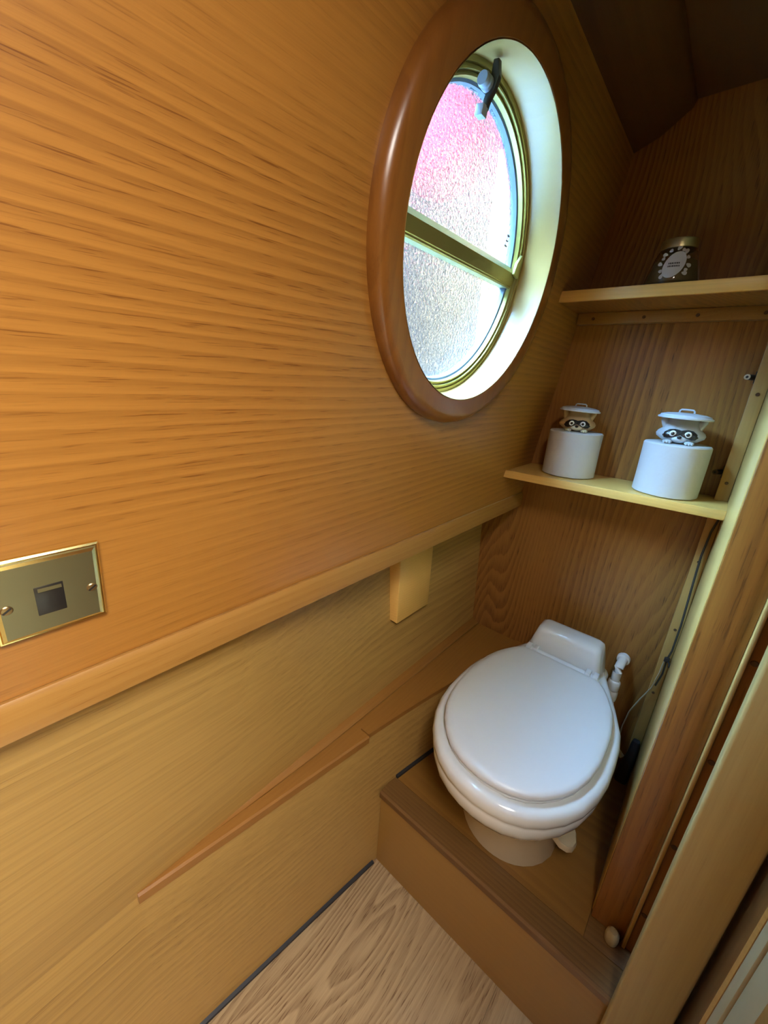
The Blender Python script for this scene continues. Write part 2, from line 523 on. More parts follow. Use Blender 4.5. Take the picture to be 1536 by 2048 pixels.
# ------------------------------------------------------------------ floor, ceiling, back and right walls
fl = empty('floor', (0.2, -0.4, -1.125), kind='structure')
xs = [-0.62, -0.445, -0.255, -0.065, 0.125, 0.315, 0.505, 0.695, 0.885, 1.08]
for i in range(len(xs) - 1):
    build(MB().box(xs[i] + 0.0001, xs[i + 1] - 0.0001, -1.3, 1.0, -1.125, -1.105), 'plank', 'floor_oak', fl, bevel=0.0003, bseg=1)
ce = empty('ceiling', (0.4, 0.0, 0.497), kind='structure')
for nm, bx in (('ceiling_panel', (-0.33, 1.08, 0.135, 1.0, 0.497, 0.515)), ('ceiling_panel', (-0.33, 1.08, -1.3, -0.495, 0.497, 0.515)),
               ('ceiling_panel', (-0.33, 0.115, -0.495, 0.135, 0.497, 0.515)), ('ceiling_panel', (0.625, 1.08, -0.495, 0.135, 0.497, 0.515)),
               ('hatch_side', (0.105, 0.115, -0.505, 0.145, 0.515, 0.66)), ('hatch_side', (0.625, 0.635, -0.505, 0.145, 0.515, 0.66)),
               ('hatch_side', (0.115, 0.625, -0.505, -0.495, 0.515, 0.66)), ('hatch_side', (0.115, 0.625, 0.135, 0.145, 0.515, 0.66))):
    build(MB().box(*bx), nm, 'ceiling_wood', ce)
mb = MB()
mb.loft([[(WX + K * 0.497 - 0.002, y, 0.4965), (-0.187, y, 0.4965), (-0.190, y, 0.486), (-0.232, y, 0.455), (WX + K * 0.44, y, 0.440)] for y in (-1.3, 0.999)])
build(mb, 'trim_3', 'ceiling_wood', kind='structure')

wb = empty('wall_back', (-0.15, 1.01, -1.105), kind='structure')
build(MB().box(-0.56, 1.10, 1.0, 1.018, -1.105, 0.515), 'oak_panel', 'oak_back', wb)
bt = build(MB().box(-0.3075, 0.012, 0.981, 1.0, 0.141, 0.1625), 'shelf_batten', 'oak_trim', wb, bevel=0.001)
for x in (-0.276, -0.183, -0.097, -0.003):
    build(MB().lathe([(0.0001, 0), (0.0032, 0), (0.0028, 0.002), (0.0001, 0.002)], (x, 0.981, 0.151), (1, 0, 0), (0, 0, 1), (0, -1, 0), 10), 'screw', 'screw_dark', bt)
cb = build(MB().box(0.012, 0.0325, 0.966, 1.0, -0.867, 0.1405), 'corner_batten', 'batten_oak', wb, bevel=0.001)
for z in (0.019, -0.140, -0.302, -0.460, -0.625):
    build(MB().lathe([(0.0001, 0), (0.0030, 0), (0.0026, 0.0015), (0.0001, 0.0015)], (0.022, 0.966, z), (1, 0, 0), (0, 0, 1), (0, -1, 0), 10), 'screw', 'screw_dark', cb)

wr = empty('wall_right', (0.07, 0.8, -1.105), kind='structure')
build(MB().box(0.033, 0.039, 0.617, 1.0, -0.867, 0.496), 'alcove_lining', 'pale_lining', wr, bevel=0.002)
build(MB().box(0.039, 0.083, 0.640, 1.0, -0.867, 0.496), 'core_panel', 'oak_jamb', wr)
build(MB().box(0.0345, 0.0835, 0.606, 0.640, -0.866, 0.496), 'end_board', 'oak_jamb', wr, bevel=0.001)
# the wall beyond the doorway, out of sight behind the post
build(MB().box(0.135, 1.08, 0.520, 0.545, -1.105, 0.496), 'passage_panel', 'dark_oak', wr)
build(MB().box(1.08, 1.10, -1.3, 0.545, -1.105, 0.496), 'passage_panel', 'oak_jamb', wr)
build(MB().box(-0.50, 1.10, -1.32, -1.30, -1.105, 0.515), 'wall_front', 'oak_back', kind='structure')

# door frame and the open door beside the camera
d1 = empty('door_1', (0.11, 0.52, -1.105), kind='structure')
build(MB().box(0.0837, 0.0885, 0.596, 0.625, -0.866, 0.496), 'stop_bead', 'pale_lining', d1, bevel=0.001)
st = build(MB().box(0.0887, 0.135, 0.600, 0.630, -0.866, 0.496), 'stop_board', 'oak_jamb', d1)
for z in (-0.292, -0.45, -0.615, -0.773):
    build(MB().lathe([(0.0001, 0), (0.0042, 0), (0.0036, 0.0012), (0.0001, 0.0012)], (0.0905 + 0.004, 0.600, z), (1, 0, 0), (0, 0, 1), (0, -1, 0), 12), 'screw', 'screw_dark', st)
build(MB().box(0.0845, 0.1465, 0.500, 0.519, -1.105, 0.496), 'door_post', 'pale_post', d1, bevel=0.004, bseg=3)
build(MB().box(0.152, 0.172, 0.456, 0.519, -1.105, 0.496), 'door_stile', 'dark_oak', d1, bevel=0.001)
build(MB().loft([[(0.172, 0.449, z), (0.150, 0.449, z), (0.1475, 0.452, z), (0.150, 0.4555, z), (0.172, 0.4555, z)] for z in (-1.105, 0.496)]), 'stile_bead', 'oak_trim', d1)
build(MB().box(0.1505, 0.172, 0.430, 0.4488, -1.105, 0.496), 'panel_margin', 'panel_grey', d1, bevel=0.001)
build(MB().box(0.153, 0.172, 0.384, 0.4285, -1.105, 0.496), 'door_panel', 'panel_grey', d1, bevel=0.001)
build(MB().box(0.1515, 0.172, 0.060, 0.3835, -1.105, 0.496), 'door_stile', 'oak_trim', d1, bevel=0.001)  # widened out of view so the leaf shades the plinth's right end

# ------------------------------------------------------------------ porthole
w1 = empty('window_1', tuple(CW), kind='structure')
prof = [(0.1875, -0.001), (0.1875, 0.0150), (0.1890, 0.0170), (0.2100, 0.0180), (0.2170, 0.0165), (0.2225, 0.0115), (0.2250, 0.0050), (0.2252, 0.0002), (0.2045, 0.0002), (0.2045, -0.001)]
build(MB().lathe(prof, CW, E1, E2, EN, 96), 'timber_surround', 'frame_wood', w1, angle=50)
build(MB().lathe([(0.1873, 0.0165), (0.1868, 0.012), (0.1868, -0.060), (0.2035, -0.060), (0.2035, -0.002), (0.1874, -0.002)], CW, E1, E2, EN, 96), 'reveal_lining', 'liner_wood', w1)
prof = [(0.1866, -0.032), (0.1815, -0.032), (0.1805, -0.0355), (0.1785, -0.0355), (0.1780, -0.033), (0.1760, -0.033), (0.1750, -0.038), (0.1735, -0.038), (0.1728, -0.036),
        (0.1712, -0.036), (0.1700, -0.043), (0.1700, -0.058), (0.1866, -0.058)]
gf = build(MB().lathe(prof, CW, E1, E2, EN, 96), 'metal_frame', 'frame_gold', w1, angle=30)
build(MB().lathe([(0.1702, -0.0425), (0.1672, -0.044), (0.1668, -0.056), (0.1702, -0.056)], CW, E1, E2, EN, 96), 'glazing_seal', 'seal_grey', gf)
RG = 0.1680


def segment(v0, v1, off0, off1, r=RG):
    """slab of the disc between heights v0 and v1"""
    pts = []
    nseg = 24
    for sgn in (1, -1):
        for i in range(nseg + 1):
            v = v0 + (v1 - v0) * (i / nseg if sgn > 0 else 1 - i / nseg)
            u = math.sqrt(max(r * r - v * v, 0)) * sgn
            pts.append((u, v))
    return MB().loft([[wp(u, v, off0) for u, v in pts], [wp(u, v, off1) for u, v in pts]])


VB0, VB1 = -0.010, 0.022
build(segment(VB1 - 0.004, RG - 1e-4, -0.052, -0.049), 'pane', 'frosted_glass', w1, smooth=False)
build(segment(-RG + 1e-4, VB0 + 0.004, -0.054, -0.051), 'pane', 'frosted_glass', w1, smooth=False)
# transom bar
sec = [(VB0, -0.056), (VB0, -0.0390), (VB0 + 0.002, -0.0370), (VB0 + 0.004, -0.0372), (VB0 + 0.005, -0.0360), (VB1 - 0.010, -0.0350), (VB1 - 0.0095, -0.0365), (VB1 - 0.002, -0.0430), (VB1, -0.0450), (VB1, -0.056)]
mb = MB().loft([[wp(u, v, o_) for v, o_ in sec] for u in (-0.1725, 0.1725)])
tb = build(mb, 'transom_bar', 'frame_gold', w1, angle=25)
mb = MB()
mb.loft([[wp(u, v, -0.034) for u, v in [(0.158, 0.010), (0.1745, 0.006), (0.1760, 0.034), (0.1700, 0.040), (0.1600, 0.026)]],
         [wp(u, v, -0.029) for u, v in [(0.158, 0.010), (0.1745, 0.006), (0.1760, 0.034), (0.1700, 0.040), (0.1600, 0.026)]]])
build(mb, 'pivot_tab', 'frame_gold', tb, bevel=0.0008)
# latch at the top of the hopper
la = empty('latch', (0, 0, 0)); la.parent = w1; la.location = W(wp(-0.034, 0.155, -0.03)) - W(CW)
mb = MB()
ou = -0.036
blade = [(ou, 0.181, -0.018), (ou + 0.001, 0.166, -0.016), (ou + 0.001, 0.155, -0.018), (ou + 0.002, 0.147, -0.022), (ou + 0.002, 0.138, -0.024)]
lps = []
for (u, v, o_), hw in zip(blade, (0.0035, 0.0055, 0.005, 0.004, 0.004)):
    lps.append([wp(u - 0.0035, v, o_ - hw), wp(u + 0.0035, v, o_ - hw), wp(u + 0.0035, v, o_ + hw), wp(u - 0.0035, v, o_ + hw)])
build(MB().loft(lps), 'lever', 'black_plastic', la, bevel=0.001)
mb = MB().lathe([(0.0001, 0), (0.0065, 0), (0.0075, 0.004), (0.0060, 0.005), (0.0060, 0.008), (0.0075, 0.009), (0.0075, 0.014), (0.0001, 0.014)], wp(ou - 0.016, 0.160, -0.023), E2, EN, E1, 18)
build(mb, 'pivot_knob', 'grey_plastic', la)
mb = MB().loft([[wp(u, v, o_) for u, o_ in ((ou - 0.008, -0.030), (ou + 0.004, -0.030), (ou + 0.004, -0.0195), (ou - 0.008, -0.0195))] for v in (0.131, 0.142)])
build(mb, 'catch', 'grey_plastic', la, bevel=0.001)
# small etched maker's mark on the upper glass
mk = MB()
for v, h, u in ((0.046, 0.0012, 0.1405), (0.053, 0.0009, 0.1415), (0.060, 0.0012, 0.1425)):
    mk.loft([[wp(u_, v_, o_) for u_, v_ in ((u - 0.004, v - h), (u + 0.004, v - h), (u + 0.004, v + h), (u - 0.004, v + h))] for o_ in (-0.0489, -0.0484)])
mk.loft([[wp(u_, v_, o_) for u_, v_ in ((0.1385, 0.046), (0.1400, 0.046), (0.1412, 0.060), (0.1397, 0.060))] for o_ in (-0.0489, -0.0484)])
build(mk, 'etched_mark', 'seal_grey', w1, smooth=False)

# what lies outside, blurred by the glass
build(MB().box(-0.40, -0.385, -1.3, 0.30, -1.105, 0.50).box(-0.40, -0.385, 0.80, 1.05, -1.105, 0.50) if False else
      MB().lathe([(0.205, -0.045), (0.215, -0.045), (0.215, -0.075), (0.205, -0.075)], CW, E1, E2, EN, 64), 'hull_rim', 'outer_steel', w1)
build(MB().box(-5.0, -0.75, -4.0, 6.0, -1.32, -1.30), 'floor_bank', 'water_grey', kind='structure')
aw = empty('awning', (-1.75, 2.40, -1.30), label='blurred red shape seen outside through the frosted porthole glass', cat='awning')
build(MB().ellipsoid((-1.75, 2.40, 1.36), 0.25, 0.34, 0.27, 28, 16), 'canopy', 'red_cloth', aw)
build(MB().tube([(-1.75, 2.40, 1.55), (-1.75, 2.40, 2.10), (-1.75, 2.60, 2.25), (-1.75, 5.40, 2.25), (-1.75, 5.50, 2.10), (-1.75, 5.50, -1.30)], 0.02, 10), 'pole', 'outer_steel', aw)

# ------------------------------------------------------------------ plinth
pl = empty('toilet_plinth', (-0.15, 0.75, -1.105), label='raised wooden plinth with brown nosing that the white toilet stands on', cat='plinth')
build(MB().hexa([(lowx(0.53) + 0.001, 0.527, -1.105), (0.16, 0.527, -1.105), (0.16, 0.545, -1.105), (lowx(0.54) + 0.001, 0.545, -1.105),
                 (lowx(0.53) + 0.001, 0.525, -0.888), (0.16, 0.525, -0.888), (0.16, 0.545, -0.888), (lowx(0.54) + 0.001, 0.545, -0.888)]), 'riser_panel', 'plinth_front', pl)
x0 = lowx(0.54) + 0.001
build(MB().loft([[(x, 0.566, -0.888), (x, 0.519, -0.888), (x, 0.516, -0.884), (x, 0.516, -0.871), (x, 0.520, -0.867), (x, 0.566, -0.867)] for x in (x0, 0.16)]), 'nosing', 'plinth_nosing', pl, angle=30)
mb = MB()
yy = [0.567 + (0.999 - 0.567) * i / 10 for i in range(11)]
mb.loft([[(lowx(y) + 0.002, y, -0.884), (0.0325, y, -0.884), (0.0325, y, -0.8675), (lowx(y) + 0.002, y, -0.8675)] for y in yy])
build(mb, 'tread_board', 'plinth_top', pl)
build(MB().box(0.0327, 0.16, 0.567, 0.66, -0.884, -0.8672), 'infill_board', 'plinth_nosing', pl, bevel=0.0006)
mb = MB()
mb.loft([[(lowx(y) + 0.0005, y, -0.868), (lowx(y) + 0.006, y, -0.868), (lowx(y) + 0.006, y, -0.862), (lowx(y) + 0.0005, y, -0.860)] for y in yy])
build(mb, 'sealing_strip', 'black_rubber', pl)
# wooden peg that stops the door
build(MB().revolve([(0.0075, 0), (0.0095, 0.003), (0.0105, 0.012), (0.0095, 0.022), (0.006, 0.027), (0.001, 0.028)], (0.068, 0.592, -0.867), 18), 'door_stop', 'peg_wood',
      label='small pale wooden peg standing on the plinth beside the door jamb', cat='door stop')

# ------------------------------------------------------------------ shelves
sh = empty('shelf', (-0.16, 0.92, -0.190), label='lower shelf, pale edged, carrying the two toilet rolls', cat='shelf', group='shelves on the back wall')
build(MB().hexa([(-0.3575, 0.853, -0.1895), (0.033, 0.880, -0.1895), (0.033, 0.9995, -0.1895), (-0.3575, 0.9995, -0.1895),
                 (-0.3545, 0.853, -0.1735), (0.033, 0.880, -0.1735), (0.033, 0.9995, -0.1735), (-0.3545, 0.9995, -0.1735)]), 'board', 'oak_edge', sh)
build(MB().hexa([(-0.3580, 0.846, -0.190), (0.033, 0.873, -0.190), (0.033, 0.8798, -0.190), (-0.3580, 0.8528, -0.190),
                 (-0.3550, 0.846, -0.173), (0.033, 0.873, -0.173), (0.033, 0.8798, -0.173), (-0.3550, 0.8528, -0.173)]), 'edge_lipping', 'oak_edge', sh, bevel=0.0012)
sh2 = empty('shelf', (-0.13, 0.92, 0.163), label='upper shelf in the dark corner, carrying the candle jar', cat='shelf', group='shelves on the back wall')
build(MB().hexa([(-0.3105, 0.862, 0.1630), (0.033, 0.862, 0.1630), (0.033, 0.9995, 0.1630), (-0.3105, 0.9995, 0.1630),
                 (-0.3065, 0.862, 0.1815), (0.033, 0.862, 0.1815), (0.033, 0.9995, 0.1815), (-0.3065, 0.9995, 0.1815)]), 'board', 'oak_back', sh2)
build(MB().hexa([(-0.3105, 0.855, 0.1625), (0.033, 0.855, 0.1625), (0.033, 0.8618, 0.1625), (-0.3105, 0.8618, 0.1625),
                 (-0.3065, 0.855, 0.1820), (0.033, 0.855, 0.1820), (0.033, 0.8618, 0.1820), (-0.3065, 0.8618, 0.1820)]), 'edge_lipping', 'oak_edge', sh2, bevel=0.0012)


# ------------------------------------------------------------------ toilet rolls
def toilet_roll(cx, cy, r, z0, h, label, seed):
    rnd = random.Random(seed)
    t = empty('toilet_roll', (cx, cy, z0), label=label, cat='toilet roll', group='toilet rolls on the lower shelf')
    sg = 48
    ph = rnd.random() * 6
    def rr(a, z): return r + 0.0006 * sin(3 * a + ph) + 0.0004 * sin(7 * a + 40 * z + ph)
    prof = [(0.020, 0), (r - 0.003, 0), (r, 0.002), (r, 0.03), (r, 0.06), (r, h - 0.003), (r - 0.002, h - 0.0005), (r - 0.006, h), (0.020, h)]
    lps = []
    for rad, z in prof:
        lp = []
        for i in range(sg):
            a = 2 * pi * i / sg
            q = rr(a, z) - r + rad if rad > 0.03 else rad
            lp.append((cx + q * cos(a), cy + q * sin(a), z0 + z))
        lps.append(lp)
    build(MB().loft(lps, closed=True), 'paper', 'tissue', t)
    build(MB().lathe([(0.0198, 0.0), (0.0198, h), (0.0188, h), (0.0188, 0.0)], (cx, cy, z0), (1, 0, 0), (0, 1, 0), (0, 0, 1), 28), 'core', 'cardboard', t)


toilet_roll(-0.250, 0.938, 0.0535, -0.173, 0.0955, 'white toilet roll by the side wall, under the raccoon head coloured for warm light', 1)
toilet_roll(-0.066, 0.932, 0.0540, -0.173, 0.0970, 'white toilet roll nearer the door jamb, under the grey raccoon head', 2)


# ------------------------------------------------------------------ raccoon figures peeking out of the rolls
def raccoon(cx, cy, z0, ang, s, fur, pale, label, tilt):
    """local frame: face towards -y, then turned by ang about z"""
    R = Matrix.Rotation(ang, 3, 'Z')
    c = Vector((cx, cy, z0))
    t = empty('raccoon_figurine', (cx, cy, z0), label=label, cat='figurine', group='raccoon roll toppers')

    def put(mb_, name, mat, par=None, **k):
        mb_.xform(lambda p: c + R @ (Vector(p) * s))
        return build(mb_, name, mat, par or t, **k)
    # stem that sits in the core
    put(MB().revolve([(0.012, -0.03), (0.014, 0.0), (0.016, 0.004)], (0, 0, 0), 20), 'stem', fur)
    # head: wide cheeks, flattened crown
    lps = []
    for z, rx, ry, yo in [(0.001, 0.020, 0.012, -0.004), (0.004, 0.028, 0.018, -0.005), (0.010, 0.034, 0.022, -0.004), (0.015, 0.0355, 0.023, -0.003), (0.020, 0.033, 0.022, -0.001),
                          (0.026, 0.0285, 0.020, 0.0), (0.031, 0.0270, 0.018, 0.001), (0.036, 0.0255, 0.016, 0.002), (0.043, 0.0225, 0.014, 0.002)]:
        lp = []
        for i in range(32):
            a = 2 * pi * i / 32
            e = 0.85
            ca, sa = cos(a), sin(a)
            x = rx * math.copysign(abs(ca) ** e, ca); y = ry * math.copysign(abs(sa) ** e, sa) + yo
            if 0.006 < z < 0.024 and ca > 0.93: x += 0.003
            if 0.006 < z < 0.024 and ca < -0.93: x -= 0.003
            lp.append((x, y, z))
        lps.append(lp)
    head = put(MB().loft(lps), 'head', fur, angle=60)

    def fy(x, z):      # front surface of the face
        w = [(0.001, 0.020, 0.012, -0.004), (0.004, 0.028, 0.018, -0.005), (0.010, 0.034, 0.022, -0.004), (0.015, 0.0355, 0.023, -0.003), (0.020, 0.033, 0.022, -0.001), (0.026, 0.0285, 0.020, 0.0), (0.031, 0.027, 0.018, 0.001)]
        for a_, b_ in zip(w, w[1:]):
            if a_[0] <= z <= b_[0]:
                f = (z - a_[0]) / (b_[0] - a_[0]); rx = a_[1] + f * (b_[1] - a_[1]); ry = a_[2] + f * (b_[2] - a_[2]); yo = a_[3] + f * (b_[3] - a_[3])
                q = min(abs(x) / rx, 0.999)
                return yo - ry * (1 - q ** (2 / 0.85)) ** (0.85 / 2)
        return -0.02

    def patch(outline, lift, name, mat, par):
        """raised patch following the face"""
        cx_ = sum(p[0] for p in outline) / len(outline); cz_ = sum(p[1] for p in outline) / len(outline)
        lps_ = []
        for f, lf in ((1.0, -0.001), (1.0, lift * 0.6), (0.9, lift), (0.6, lift), (0.3, lift), (0.02, lift)):
            lps_.append([(cx_ + (x - cx_) * f, fy(cx_ + (x - cx_) * f, cz_ + (z - cz_) * f) - lf, cz_ + (z - cz_) * f) for x, z in outline])
        return put(MB().loft(lps_, cap0=False), name, mat, par)
    half = [(0.0, 0.0150), (0.004, 0.0128), (0.010, 0.0100), (0.018, 0.0075), (0.0235, 0.0080), (0.0275, 0.0125), (0.0245, 0.0185), (0.018, 0.0235), (0.010, 0.0248), (0.004, 0.0238), (0.0, 0.0228)]
    for sg in (1, -1):
        mk_ = patch([(sg * x, z) for x, z in half], 0.0012, 'eye_mask', 'raccoon_black', head)
        ex = 0.0115 * sg; ez = 0.0165
        ey = fy(ex, ez) - 0.0008
        e = put(MB().ellipsoid((ex, ey, ez), 0.0056, 0.0026, 0.0056, 18, 10), 'eye', 'eye_white', head)
        put(MB().ellipsoid((ex, ey - 0.0016, ez), 0.0031, 0.0020, 0.0031, 14, 8), 'pupil', 'raccoon_black', head)
        # ear flaring up under the lid
        lpe = []
        for z, w_, d_, xo in [(0.022, 0.006, 0.005, 0.0230), (0.030, 0.0070, 0.005, 0.0255), (0.038, 0.0065, 0.0045, 0.0290), (0.0445, 0.0040, 0.003, 0.0315)]:
            lpe.append([(sg * xo + w_ * cos(2 * pi * i / 14), -0.003 + d_ * sin(2 * pi * i / 14), z) for i in range(14)])
        put(MB().loft(lpe), 'ear', fur)
        # paw hooked over the paper
        pw = put(MB().ellipsoid((sg * 0.0165, -0.027, 0.0018), 0.0078, 0.0070, 0.0036, 16, 8), 'paw', pale)
        for k in (-1, 0, 1):
            put(MB().ellipsoid((sg * 0.0165 + k * 0.0042, -0.0325, 0.0010), 0.0022, 0.0030, 0.0026, 10, 6), 'toe', pale, pw)
    put(MB().ellipsoid((0, -0.0225, 0.0070), 0.0120, 0.0065, 0.0062, 18, 10), 'muzzle', pale, head)
    put(MB().ellipsoid((0, -0.0285, 0.0105), 0.0036, 0.0032, 0.0030, 14, 8), 'nose', 'raccoon_black', head)
    # bin lid with handle, slightly tilted
    T = Matrix.Rotation(tilt, 3, 'Y')
    lid = MB()
    prof = [(0.0405, 0.0430), (0.0425, 0.0430), (0.0430, 0.0445), (0.0425, 0.0460), (0.0400, 0.0470), (0.0385, 0.0495), (0.0300, 0.0520), (0.0150, 0.0535), (0.0005, 0.0538)]
    lid.loft([[(r_ * cos(2 * pi * i / 40), r_ * sin(2 * pi * i / 40), z) for i in range(40)] for r_, z in prof])
    rot = lambda p: T @ (Vector(p) - Vector((0, 0, 0.045))) + Vector((0, 0, 0.045))
    lid.xform(rot)
    lo = put(lid, 'bin_lid', 'bin_lid')
    h_ = MB().tube([(-0.0115, 0, 0.051), (-0.0110, 0, 0.0570), (-0.0090, 0, 0.0590), (0, 0, 0.0592), (0.0090, 0, 0.0590), (0.0110, 0, 0.0570), (0.0115, 0, 0.051)], 0.0015, 8)
    h_.xform(rot)
    put(h_, 'handle', 'bin_lid', lo)


raccoon(-0.250, 0.934, -0.0758, radians(15), 0.93, 'raccoon_warm_lit', 'raccoon_cream', 'raccoon head coloured for warm light under a bin lid, on the roll by the side wall', radians(2))
raccoon(-0.066, 0.928, -0.0742, radians(4), 1.0, 'raccoon_grey', 'raccoon_pale', 'grey raccoon head under a bin lid, on the roll nearer the door jamb', radians(1))

# ------------------------------------------------------------------ candle jar
jc = (-0.145, 0.925, 0.182)
jr = empty('candle_jar', jc, label='tapered glass candle jar with gold lid and ornate white label', cat='jar')
H = 0.083
outp = [(0.036, 0.0), (0.0400, 0.002), (0.0415, 0.008), (0.0405, 0.018), (0.0370, 0.034), (0.0325, 0.050), (0.0285, 0.060), (0.0262, 0.064)]
inp = [(0.0245, 0.064), (0.0268, 0.060), (0.0308, 0.050), (0.0352, 0.034), (0.0385, 0.018), (0.0390, 0.010), (0.0350, 0.006), (0.0005, 0.005)]
build(MB().lathe(outp + inp + [(0.0005, 0.0)], jc, (1, 0, 0), (0, 1, 0), (0, 0, 1), 48), 'glass_body', 'jar_glass', jr, angle=50)
build(MB().revolve([(0.034, 0.0065), (0.0382, 0.010), (0.0378, 0.018), (0.0345, 0.034), (0.0318, 0.044)], jc, 40), 'wax', 'jar_wax', jr)
build(MB().revolve([(0.0265, 0.0625), (0.0275, 0.0635), (0.0275, 0.0750), (0.0265, 0.0772), (0.004, 0.078)], jc, 40), 'lid', 'jar_lid_gold', jr, angle=30)


def jrad(z):
    for (r0, a0), (r1, a1) in zip(outp, outp[1:]):
        if a0 <= z <= a1: return r0 + (r1 - r0) * (z - a0) / (a1 - a0)
    return 0.03


JA = radians(-83)      # label faces the eye


def jp(s, z, lift):
    """arc length s and height z on the jar's side"""
    r_ = jrad(z)
    a = JA + s / r_
    return (jc[0] + (r_ + lift) * cos(a), jc[1] + (r_ + lift) * sin(a), jc[2] + z)


def jpatch(outline, lift, name, mat, par=jr, cx_=None):
    xs_ = [p[0] for p in outline]; zs_ = [p[1] for p in outline]
    mx_, mz_ = sum(xs_) / len(xs_), sum(zs_) / len(zs_)
    lps_ = [[jp(mx_ + (x - mx_) * f, mz_ + (z - mz_) * f, lf) for x, z in outline] for f, lf in ((1, -0.0002), (1, lift), (0.7, lift), (0.4, lift), (0.03, lift))]
    return build(MB().loft(lps_, cap0=False), name, mat, par)


lab = jpatch([(0.0155 * cos(a) + 0.004 * sin(a), 0.034 + 0.0205 * sin(a)) for a in [2 * pi * i / 36 for i in range(36)]], 0.0006, 'label', 'label_white')
k = 0
for a in [radians(d) for d in (-40, -20, 0, 22, 45, 68, 90, 112, 135, 158, 180, 200, 220)]:
    x, z = 0.0175 * cos(a), 0.035 + 0.0215 * sin(a)
    ln = 0.0070 if k % 2 == 0 else 0.0045; k += 1
    da = 0.5 if k % 4 < 2 else -0.5
    ol = []
    for i in range(14):
        b_ = 2 * pi * i / 14
        lx, lz = ln * 0.62 * (1 + cos(b_)), 0.0022 * sin(b_) * (1.3 + 0.5 * cos(b_))
        an = a + da
        px, pz = x + lx * cos(an) - lz * sin(an), z + lx * sin(an) + lz * cos(an)
        ol.append((px, min(max(pz, 0.004), 0.0630)))
    jpatch(ol, 0.0006, 'label_scroll', 'label_white', lab)
for row, zc in enumerate((0.0360, 0.0315)):
    x = -0.0085
    rnd = random.Random(row + 3)
    while x < 0.0075:
        w_ = rnd.choice((0.0012, 0.0016, 0.0020))
        jpatch([(x, zc - 0.0012), (x + w_, zc - 0.0012), (x + w_, zc + 0.0012), (x, zc + 0.0012)], 0.0009, 'label_print', 'label_ink', lab)
        x += w_ + 0.0007

# ------------------------------------------------------------------ brass socket plate
def sw(y, z, off): return Vector((WX + K * z, y, z)) + EN * off


so = empty('wall_socket', tuple(sw(0.042, -0.167, 0)), label='satin brass outlet plate with one black square socket on the side wall', cat='socket')
ya, yb, za, zb = 0.0085, 0.0755, -0.2008, -0.1330
lps = []
for ins, off in ((0, 0.0003), (0, 0.0030), (0.0012, 0.0042), (0.0022, 0.0042), (0.0030, 0.0052), (0.0052, 0.0062)):
    lps.append([sw(ya + ins, za + ins, off), sw(yb - ins, za + ins, off), sw(yb - ins, zb - ins, off), sw(ya + ins, zb - ins, off)])
mb = MB().loft(lps, cap1=False)
build(mb, 'plate_rim', 'plate_bright', so, smooth=False)
i_ = 0.0052
build(MB().loft([[sw(ya + i_, za + i_, o_), sw(yb - i_, za + i_, o_), sw(yb - i_, zb - i_, o_), sw(ya + i_, zb - i_, o_)] for o_ in (0.002, 0.0063)]), 'face_plate', 'plate_brass', so, smooth=False)
build(MB().loft([[sw(0.0330, -0.1820, o_), sw(0.0500, -0.1820, o_), sw(0.0500, -0.1575, o_), sw(0.0330, -0.1575, o_)] for o_ in (0.003, 0.0068)]), 'socket_insert', 'black_plastic', so, bevel=0.0004)
build(MB().loft([[sw(0.0350, -0.1618, o_), sw(0.0488, -0.1618, o_), sw(0.0488, -0.1590, o_), sw(0.0350, -0.1590, o_)] for o_ in (0.0062, 0.0074)]), 'shutter_lip', 'plate_brass', so)
for y in (0.0170, 0.0672):
    sc = build(MB().lathe([(0.0001, 0.005), (0.0036, 0.005), (0.0036, 0.0066), (0.0030, 0.0072), (0.0001, 0.0074)], sw(y, -0.1700, 0), E1, E2, EN, 20), 'screw', 'screw_brass', so)
    build(MB().loft([[sw(y + a_ * 0.0024 + b_ * 0.0004, -0.170 + a_ * 0.0018 - b_ * 0.0005, o_) for a_, b_ in ((-1, -1), (1, -1), (1, 1), (-1, 1))] for o_ in (0.0070, 0.0076)]), 'slot', 'black_plastic', sc)

# ------------------------------------------------------------------ toilet
TX = -0.155
to = empty('toilet', (TX, 0.70, -0.867), label='white marine toilet with closed lid and foot pedal on the wooden plinth', cat='toilet')
HW = [(y_ if y_ > 0.66 else 0.66 - (0.66 - y_) * 0.935, w_ * 0.985) for y_, w_ in [(0.4620, 0.0), (0.4640, 0.022), (0.4700, 0.045), (0.4820, 0.068), (0.5000, 0.088), (0.5250, 0.107), (0.5550, 0.122), (0.5900, 0.132), (0.6300, 0.1375), (0.6750, 0.1385),
      (0.7150, 0.1370), (0.7500, 0.1320), (0.7800, 0.1240), (0.8050, 0.1130), (0.8280, 0.1000), (0.8440, 0.0860), (0.8480, 0.0740)]]


def smooth_outline():
    left = [(TX - w, y) for y, w in HW]
    rightp = [(TX + w, y) for y, w in HW[1:]][::-1]
    return rightp + left                     # from back right, round the front, to back left


OL = smooth_outline()


def ring(pts, d, z, extend=0.0):
    """offset the outline outwards by d"""
    k_ = len(pts); out_ = []
    for i, p in enumerate(pts):
        a_ = Vector(pts[(i - 1) % k_]); b_ = Vector(pts[(i + 1) % k_])
        t_ = (b_ - a_)
        t_.normalize() if t_.length > 0 else None
        nn = Vector((t_.y, -t_.x))
        q = Vector(p)
        if nn.dot(q - Vector((TX, 0.66))) < 0: nn = -nn
        q = q + nn * d
        out_.append((q.x, q.y + extend * max(0, (q.y - 0.78)) / 0.07, z))
    return out_


def shrink(f_, z):
    return [(TX + (x - TX) * f_, 0.66 + (y - 0.66) * f_, z) for x, y in OL]


